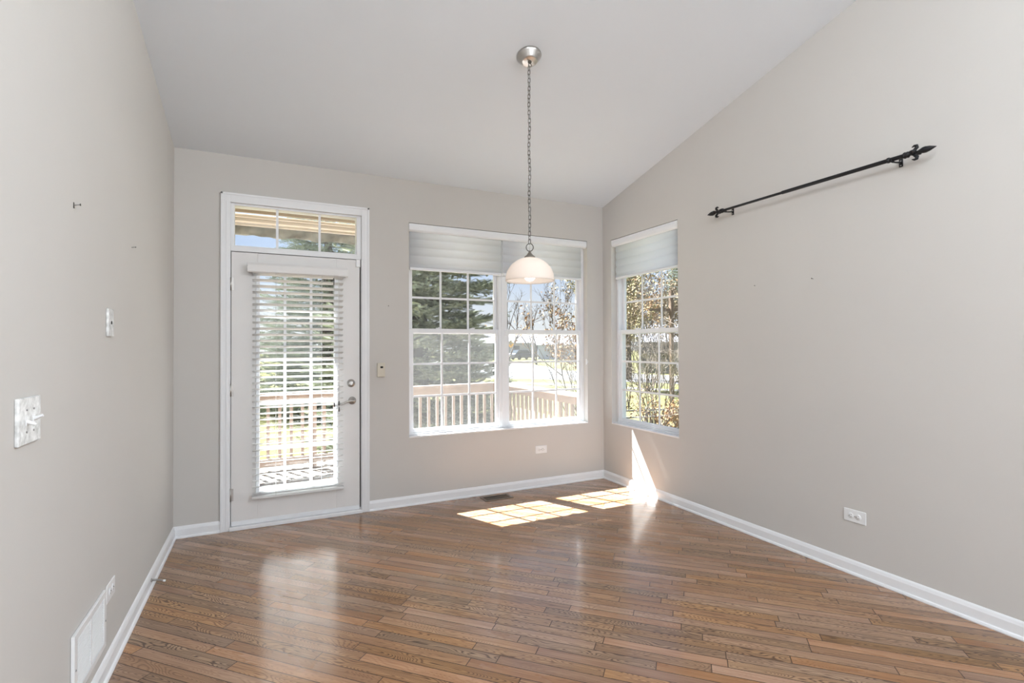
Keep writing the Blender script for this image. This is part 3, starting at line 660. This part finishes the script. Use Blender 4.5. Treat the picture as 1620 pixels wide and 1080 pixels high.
# deck
DZ = -0.13
dk = MB(); yb = .19
while yb < 2.9:
    dk.box((-2.4, yb, DZ-.035), (4.0, yb+.136, DZ)); yb += .142
dk.build('wooden_deck', M['deckwood'], kind='structure')
rl = empty('deck_railing', (1.5, 2.6, DZ), 'weathered wooden deck railing with square balusters outside the windows', 'railing')
PA, PB, PC = Vector((-2.2, 2.10, 0)), Vector((3.80, 2.785, 0)), Vector((3.80, .30, 0))
ZT = .800
for p0, p1 in ((PA, PB), (PB, PC)):
    d = (p1-p0).normalized(); up = Vector((0, 0, 1))
    MB().bar(p0+up*(ZT-.018)-d*.05, p1+up*(ZT-.018)+d*.03, .140, .036).build('top_cap', M['cedar'], rl, bevel=.003)
    MB().bar(p0+up*(ZT-.085), p1+up*(ZT-.085), .040, .090).build('upper_rail', M['cedar'], rl, bevel=.002)
    MB().bar(p0+up*(DZ+.10), p1+up*(DZ+.10), .040, .090).build('lower_rail', M['cedar'], rl, bevel=.002)
    L_ = (p1-p0).length; n = int(L_/.128)
    side = d.cross(up)
    for i in range(1, n):
        p = p0+d*(L_*i/n)+side*-.040
        MB().box((p.x-.018, p.y-.018, DZ+.03), (p.x+.018, p.y+.018, ZT-.036)).build('baluster', M['cedar'], rl)
for p in (PA, PA.lerp(PB, .31), PA.lerp(PB, .55), PB, PB.lerp(PC, .95)):
    MB().box((p.x-.045, p.y-.045, DZ), (p.x+.045, p.y+.045, ZT-.036)).build('post', M['cedar'], rl, bevel=.003)

# eave and retracted awning over the deck
e = MB(); e.box((-1.2, T, 2.66), (4.3, .52, 2.70)).box((-1.2, .50, 2.58), (4.3, .55, 2.80)); e.build('trim_7', M['tan'], kind='structure')
aw = empty('retractable_awning', (1.5, T, 2.5), 'retracted awning with cream front bar and olive canvas valance outside the transom', 'awning')
p = MB(); p.extrude([(.20, 2.545), (.20, 2.62), (.50, 2.62), (.58, 2.575), (.58, 2.545)], lambda y, z: (-.9, y, z), lambda y, z: (4.1, y, z)); p.build('cassette', M['cream'], aw, bevel=.006)
p = MB(); p.box((-.9, .55, 2.480), (4.1, .57, 2.526)); p.build('roller_panel', M['tan'], aw)
MB().box((-.9, .552, 2.526), (4.1, .580, 2.546)).build('slot', M['dark'], aw)  # solid dark strip, paints the shade of the gap under the cassette
p = MB(); p.box((-.9, .58, 2.445), (4.1, .63, 2.475)).box((-.9, .60, 2.415), (4.1, .66, 2.445)); p.build('front_bar', M['cream'], aw, bevel=.006)
p = MB(); p.box((-.9, .66, 2.420), (4.1, .70, 2.440)); p.build('bar_groove', M['tan'], aw)
p = MB(); p.box((-.9, .665, 2.395), (4.1, .705, 2.412)); p.build('valance_rail', M['cream'], aw, bevel=.004)
V = []; F = []; nx = 400; nz = 8
for i in range(nx+1):
    x = -.9+5.0*i/nx
    low = 2.312+.005*math.sin(x*17)+.002*math.sin(x*41+1)
    for k in range(nz+1):
        z = 2.400+(low-2.400)*k/nz; y = .690+.012*math.sin(x*23+k*.5)*(k/nz)+.008*math.sin(x*57+2)*(k/nz)
        V.append((x, y, z))
F = [(i*(nz+1)+k, i*(nz+1)+k+1, (i+1)*(nz+1)+k+1, (i+1)*(nz+1)+k) for i in range(nx) for k in range(nz)]
p = MB(); p.add(V, F, True); vo = p.build('valance', M['canvas'], aw); md = vo.modifiers.new('thickness', 'SOLIDIFY'); md.thickness = .002

# ------------------------------------------------------------------ plants
def frames(dirs, roll):
    d = dirs/np.linalg.norm(dirs, axis=1, keepdims=True)
    ref = np.where(np.abs(d[:, 2:3]) < .95, np.array([[0, 0, 1.]]), np.array([[1., 0, 0]]))
    u = np.cross(d, ref); u /= np.linalg.norm(u, axis=1, keepdims=True); w = np.cross(u, d)
    c, s_ = np.cos(roll)[:, None], np.sin(roll)[:, None]
    return d, u*c+w*s_, w*c-u*s_
def scatter(tv, tf, pos, dirs, roll, scale):
    d, u, w = frames(dirs, roll); S = scale[:, None, None]
    V = pos[:, None, :]+S*(tv[None, :, 0:1]*d[:, None, :]+tv[None, :, 1:2]*u[:, None, :]+tv[None, :, 2:3]*w[:, None, :])
    n = len(tv); F = tf[None]+(np.arange(len(pos))*n)[:, None, None]
    return V.reshape(-1, 3), F.reshape(-1, tf.shape[1])
def brush_template(L=.27, rings=12, per=6, nl=.046, nw=.009):
    V = []; F = []
    for i in range(rings):
        x = L*(i+.3)/rings
        for k in range(per):
            a = 2*math.pi*(k+.5*(i % 2))/per; c, s_ = math.cos(a), math.sin(a); l = nl*(1-.45*(i/rings)**3)
            n = len(V); V += [(x, -s_*nw/2, c*nw/2), (x, s_*nw/2, -c*nw/2), (x+l*.75, c*l*.8, s_*l*.8)]; F.append((n, n+1, n+2))
    n = len(V); V += [(L*.95, .004, 0), (L*.95, -.004, 0), (L+nl, 0, 0)]; F.append((n, n+1, n+2))
    return np.array(V), np.array(F)
def spruce(base, height, R, seed, name, label, group=None, boughs=150, zlo=.15, dens=1.0, m='needle', br=None):
    rng = np.random.default_rng(seed); base = np.array(base, float)
    root = empty(name, base, label, 'tree', group)
    MB().tube([base+np.array([0, 0, height*k/8]) for k in range(9)], [max(.16*height/8*(1-k/8.3), .01) for k in range(9)], 10).build('trunk', M['bark'], root)
    P = []; Dr = []; stems = MB()
    for b in range(boughs):
        h = zlo+(height-zlo-.3)*(b/boughs)**1.15; a = b*2.39996+rng.uniform(-.2, .2)
        L = R*max(.06, (1-h/height))**.85*rng.uniform(.82, 1.1)
        o = np.array([math.cos(a), math.sin(a), 0]); sd_ = np.array([-o[1], o[0], 0]); bp = base+np.array([0, 0, h])
        def cv(t): return bp+o*L*t+np.array([0, 0, L*(-.28*t+.30*t*t)])
        stems.tube([cv(t) for t in (0, .35, .7, 1)], [.022, .014, .009, .004], 5, caps=False)
        n = max(4, int(L/.15*dens))
        for i in range(n):
            t = .14+.86*(i+rng.uniform(0, .8))/n; q = cv(t)
            for sg in (1, -1):
                l2 = L*.45*(1-t)+.26; dd = o*.75+sd_*sg*rng.uniform(.6, 1.0)+np.array([0, 0, rng.uniform(-.15, .25)]); dd /= np.linalg.norm(dd)
                k = max(1, int(l2/.20))
                for j2 in range(k):
                    pp = q+dd*j2*.20; P.append(pp); Dr.append(dd+rng.normal(0, .08, 3)+np.array([0, 0, .12*j2]))
                    if j2 > 0 or k > 1:
                        for s3 in (1, -1):
                            if rng.random() < .75: P.append(pp+dd*.05); Dr.append(dd+s3*.9*np.cross(dd, [0, 0, 1])+np.array([0, 0, rng.uniform(-.25, .2)]))
            P.append(q); Dr.append(o+np.array([0, 0, .1])+rng.normal(0, .15, 3))
    P = np.array(P); Dr = np.array(Dr)
    tv, tf = br or brush_template()
    V, F = scatter(tv, tf, P, Dr, rng.uniform(0, 6.28, len(P)), rng.uniform(.8, 1.25, len(P)))
    raw_mesh('needles', V, F, M[m], root); stems.build('branches', M['bark'], root)
    return root
spruce((3.45, 6.1, GZ), 11.0, 2.3, 3, 'spruce_tree', 'large blue-green spruce just beyond the railing, filling the left half of the double window', boughs=210)
lowb = brush_template(.34, 8, 4, .055, .012)
spruce((2.3, 12.4, GZ), 11.0, 3.0, 5, 'spruce_tree', 'tall evergreen seen through the door blind, left of the big spruce', boughs=190, dens=.6, m='pine', br=lowb)
spruce((20.0, 19.9, GZ), 11, 1.9, 9, 'spruce_tree', 'high-branched evergreen behind the thicket, top left of the right window', boughs=150, dens=.55, m='pine', br=lowb, zlo=4.6)
spruce((24.2, 19.9, GZ), 11, 1.9, 13, 'spruce_tree', 'high-branched evergreen behind the thicket, top right of the right window', boughs=150, dens=.55, m='pine', br=lowb, zlo=4.6)

leafv = np.array([(0, 0, 0), (.5, .26, .06), (1, 0, 0), (.5, -.26, .06)], float); leaff = np.array([(0, 1, 2, 3)])
def shrub(base, label, name='bare_tree', height=3.0, stems=5, spread=.5, depth=4, r0=.03, leaves=0, leaf=.06, lm='brownleaf', wm='bark', seed=1, lean=(0, 0), group=None, lmin=0.0, cat='tree', ns=5, drop=.25):
    rng = np.random.default_rng(seed); base = np.array(base, float); root = empty(name, base, label, cat, group)
    mb = MB(); tips = []
    def grow(p, d, L, r, lev):
        n = 4; pts = [p]; q = p.copy(); dd = d.copy()
        for i in range(n):
            dd = dd+rng.normal(0, .10, 3)+np.array([0, 0, .05]); dd /= np.linalg.norm(dd); q = q+dd*L/n; pts.append(q)
            if lev <= 2: tips.append((q.copy(), dd.copy()))
        mb.tube([Vector(x) for x in pts], [max(r*(1-.5*i/n), .0025) for i in range(n+1)], ns if lev > 1 else 4, caps=False)
        if lev == 0: return
        for k in range(rng.integers(2, 5)):
            t = rng.uniform(.35, 1.0); i = min(n, int(t*n)+1); b = pts[i]
            nd = dd+rng.normal(0, spread, 3); nd[2] += .12; nd /= np.linalg.norm(nd); grow(b, nd, L*rng.uniform(.5, .75), r*.55, lev-1)
    for s_ in range(stems):
        a = rng.uniform(0, 6.28); sp = rng.uniform(.15, 1)*spread; d = np.array([math.cos(a)*sp+lean[0], math.sin(a)*sp+lean[1], 1.0]); d /= np.linalg.norm(d)
        grow(base+np.array([math.cos(a), math.sin(a), 0])*rng.uniform(0, .12)*stems**.5, d, height*.5*rng.uniform(.8, 1.15), r0, depth)
    mb.build('branches', M[wm], root)
    if leaves:
        tips_ = [t for t in tips if t[0][2] > base[2]+lmin]
        idx = rng.integers(0, len(tips_), leaves); P = np.array([tips_[i][0] for i in idx])+rng.normal(0, .035, (leaves, 3)); Dr = rng.normal(0, .6, (leaves, 3)); Dr[:, 2] -= drop
        V, F = scatter(leafv, leaff, P, Dr, rng.uniform(0, 6.28, leaves), leaf*rng.uniform(.6, 1.3, leaves)); raw_mesh('leaves', V, F, M[lm], root)
    return root
# seen through the right half of the double window
shrub((8.1, 6.9, GZ), 'small tree with dry brown leaves at the right of the double window', 'brown_leaved_tree', 3.0, 4, .36, 4, .03, 1100, .09, 'brownleaf', 'twig', 21, (-.10, 0), lmin=1.2)
shrub((6.9, 5.2, GZ), 'tall slender shrub with sparse grey-brown leaves against the sky', 'slender_shrub', 4.7, 3, .13, 3, .014, 420, .065, 'greyleaf', 'twig', 33, (-.12, .0), lmin=1.6, cat='shrub')
shrub((6.1, 3.4, GZ), 'bare arching shrub low beyond the deck corner', 'arching_shrub', 1.9, 5, .5, 3, .014, 0, .05, 'greyleaf', 'twig', 40, (-.15, -.1), cat='shrub')
for i, (x, y, h, sd_, lb) in enumerate(((22.5, 42, 8.5, 51, 'far bare tree behind the road, left of the lamp shade edge'), (27.5, 45, 7.5, 52, 'far bare tree behind the road, nearer the middle of the right pane'), (33, 50, 9.0, 53, 'far bare tree behind the grey house'))):
    shrub((x, y, GZ), lb, 'bare_tree', h, 2, .35, 4, .11, 0, .1, 'greyleaf', 'bark', sd_, ns=4, group='bare trees beyond the road')
shrub((27, 36, GZ), 'small far tree with rusty leaves beside the yellow sign', 'rusty_tree', 4.0, 3, .4, 4, .07, 350, .28, 'brownleaf', 'bark', 55, lmin=1.5, ns=4)
# seen through the right window
TH = 'thicket beyond the right window'
for i, (x, y, h, st, sp, lv, lf, lm, wm, sd_, lb) in enumerate((
    (10.7, 8.3, 5.0, 4, .30, 2200, .075, 'greenleaf', 'bark', 61, 'olive-brown leafy shrub at the left edge of the right window'),
    (13.2, 8.6, 7.0, 3, .22, 2200, .075, 'brownleaf', 'twig', 63, 'tall brown-leaved shrub at the right edge of the right window'),
    (9.3, 5.5, 2.7, 14, .55, 0, .08, 'greyleaf', 'twig', 64, 'tangle of pale bare stems low in the right window'),
    (15.6, 13.2, 4.6, 22, .5, 8000, .13, 'greyleaf', 'bark', 65, 'dark tangled brush behind the pale stems'),
    (7.6, 3.3, 1.0, 12, .6, 1100, .06, 'brownleaf', 'twig', 66, 'low brown bush at the bottom right of the right window'))):
    shrub((x, y, GZ), lb, 'garden_shrub', h, st, sp, 4 if h > 2 else 3, .022, lv, lf, lm, wm, sd_, group=TH, cat='shrub', lmin=(.9 if h > 2 and st < 20 else .1), ns=4)

# trellis and low fence beyond the right window
tr = empty('wooden_trellis', (11.4, 7.2, GZ), 'rusty wooden post with a cross bar beyond the right window', 'trellis')
MB().box((11.35, 7.15, GZ), (11.45, 7.25, 3.0)).build('post', M['rust'], tr); MB().bar((10.9, 7.6, 2.42), (12.0, 6.7, 2.42), .06, .09).build('cross_bar', M['rust'], tr)
fn = empty('rail_fence', (8.4, 4.6, GZ), 'low pale rail fence on the sunny grass below the right window', 'fence')
q0, q1 = Vector((7.0, 4.75, 0)), Vector((10.4, 4.05, 0))
for z in (-.22, -.07): MB().bar(q0+Vector((0, 0, z)), q1+Vector((0, 0, z)), .03, .03).build('rail', M['concrete'], fn)
for k in range(4):
    p = q0.lerp(q1, k/3); MB().box((p.x-.025, p.y-.025, GZ), (p.x+.025, p.y+.025, 0)).build('post', M['concrete'], fn)

# far houses, car, sign
def house(c, w, d, h, rh, m, label, rot=0.0):
    r = empty('house', (c[0], c[1], GZ), label, 'house'); ca, sa = math.cos(rot), math.sin(rot)
    def g(x, y, z): return Vector((c[0]+x*ca-y*sa, c[1]+x*sa+y*ca, GZ+z))
    mb = MB(); mb.hexa([g(-w/2, -d/2, 0), g(w/2, -d/2, 0), g(w/2, d/2, 0), g(-w/2, d/2, 0), g(-w/2, -d/2, h), g(w/2, -d/2, h), g(w/2, d/2, h), g(-w/2, d/2, h)]); mb.build('walls', M[m], r)
    mb = MB(); o = .4; V = [g(-w/2-o, -d/2-o, h), g(w/2+o, -d/2-o, h), g(w/2+o, d/2+o, h), g(-w/2-o, d/2+o, h), g(-w/2-o, 0, h+rh), g(w/2+o, 0, h+rh)]
    mb.add(V, [(0, 1, 5, 4), (2, 3, 4, 5), (0, 4, 3), (1, 2, 5), (3, 2, 1, 0)]); mb.build('roof', M['roof'], r)
    for x in (-.3*w, 0, .3*w):
        mb = MB(); a, b = g(x-.55, -d/2-.04, 1.0), g(x+.55, -d/2-.04, 1.0)
        mb.hexa([a, b, b+(g(0, .05, 0)-g(0, 0, 0)), a+(g(0, .05, 0)-g(0, 0, 0)), a+Vector((0, 0, 1.2)), b+Vector((0, 0, 1.2)), b+(g(0, .05, 0)-g(0, 0, 0))+Vector((0, 0, 1.2)), a+(g(0, .05, 0)-g(0, 0, 0))+Vector((0, 0, 1.2))]); mb.build('window', M['carglass'], r)
    return r
house((48, 92), 15, 9, 2.8, 2.0, 'housepale', 'pale far house with a grey roof behind the yellow sign', -.4)
house((46, 66), 12, 8, 2.3, 1.6, 'houseblue', 'grey-blue far house behind the middle panes', -.5)
house((30, 25), 7, 5, 2.3, 1.4, 'housepale', 'pale house glimpsed through the thicket of the right window', -.75)
def car(c, rot, label):
    r = empty('car', (c[0], c[1], GZ), label, 'car'); ca, sa = math.cos(rot), math.sin(rot)
    def g(x, y, z): return Vector((c[0]+x*ca-y*sa, c[1]+x*sa+y*ca, GZ+z))
    mb = MB(); mb.extrude([(-2.2, .3), (2.2, .3), (2.25, .75), (1.9, .95), (1.0, 1.0), (-2.1, 1.0), (-2.25, .8)], lambda x, z: g(x, -.85, z), lambda x, z: g(x, .85, z)); mb.build('body', M['car'], r, bevel=.06)
    mb = MB(); mb.extrude([(-1.9, 1.0), (1.0, 1.0), (.4, 1.5), (-1.4, 1.5)], lambda x, z: g(x, -.75, z), lambda x, z: g(x, .75, z)); mb.build('cabin', M['carglass'], r, bevel=.05)
    for x in (-1.35, 1.35):
        for y in (-.8, .8): MB().lathe([(0, -.1), (.33, -.1), (.35, -.05), (.35, .05), (.33, .1), (0, .1)], g(x, y, .35), g(0, 1, 0)-g(0, 0, 0), 18).build('wheel', M['tyre'], r)
car((36.5, 66), .2, 'dark car parked far beyond the road near the yellow sign')
sg = empty('road_sign', (25.2, 46.9, GZ), 'yellow diamond road sign on a grey post far beyond the road', 'sign')
MB().tube([(25.2, 46.9, GZ), (25.2, 46.9, 2.2)], .04, 8).build('post', M['post'], sg)
sdv = Vector((-.45, -.89, 0)); srt = Vector((.89, -.45, 0)); sc_ = Vector((25.2, 46.9, 1.62))+sdv*.05
def diamond(mb, s_, off, c=sc_):
    P = [c+srt*s_, c+Vector((0, 0, s_)), c-srt*s_, c-Vector((0, 0, s_))]; mb.add([p+sdv*off for p in P]+[p+sdv*(off+.01) for p in P], [(0, 1, 2, 3), (7, 6, 5, 4), (0, 4, 5, 1), (1, 5, 6, 2), (2, 6, 7, 3), (3, 7, 4, 0)]); return mb
diamond(MB(), .42, 0).build('sign_panel', M['signyellow'], sg)
s_ = diamond(MB(), .10, .012, sc_+Vector((0, 0, .05))); s_.bar(sc_+sdv*.017-Vector((0, 0, .18)), sc_+sdv*.017+Vector((0, 0, .02)), .07, .01, sdv); s_.build('symbol', M['carglass'], sg)
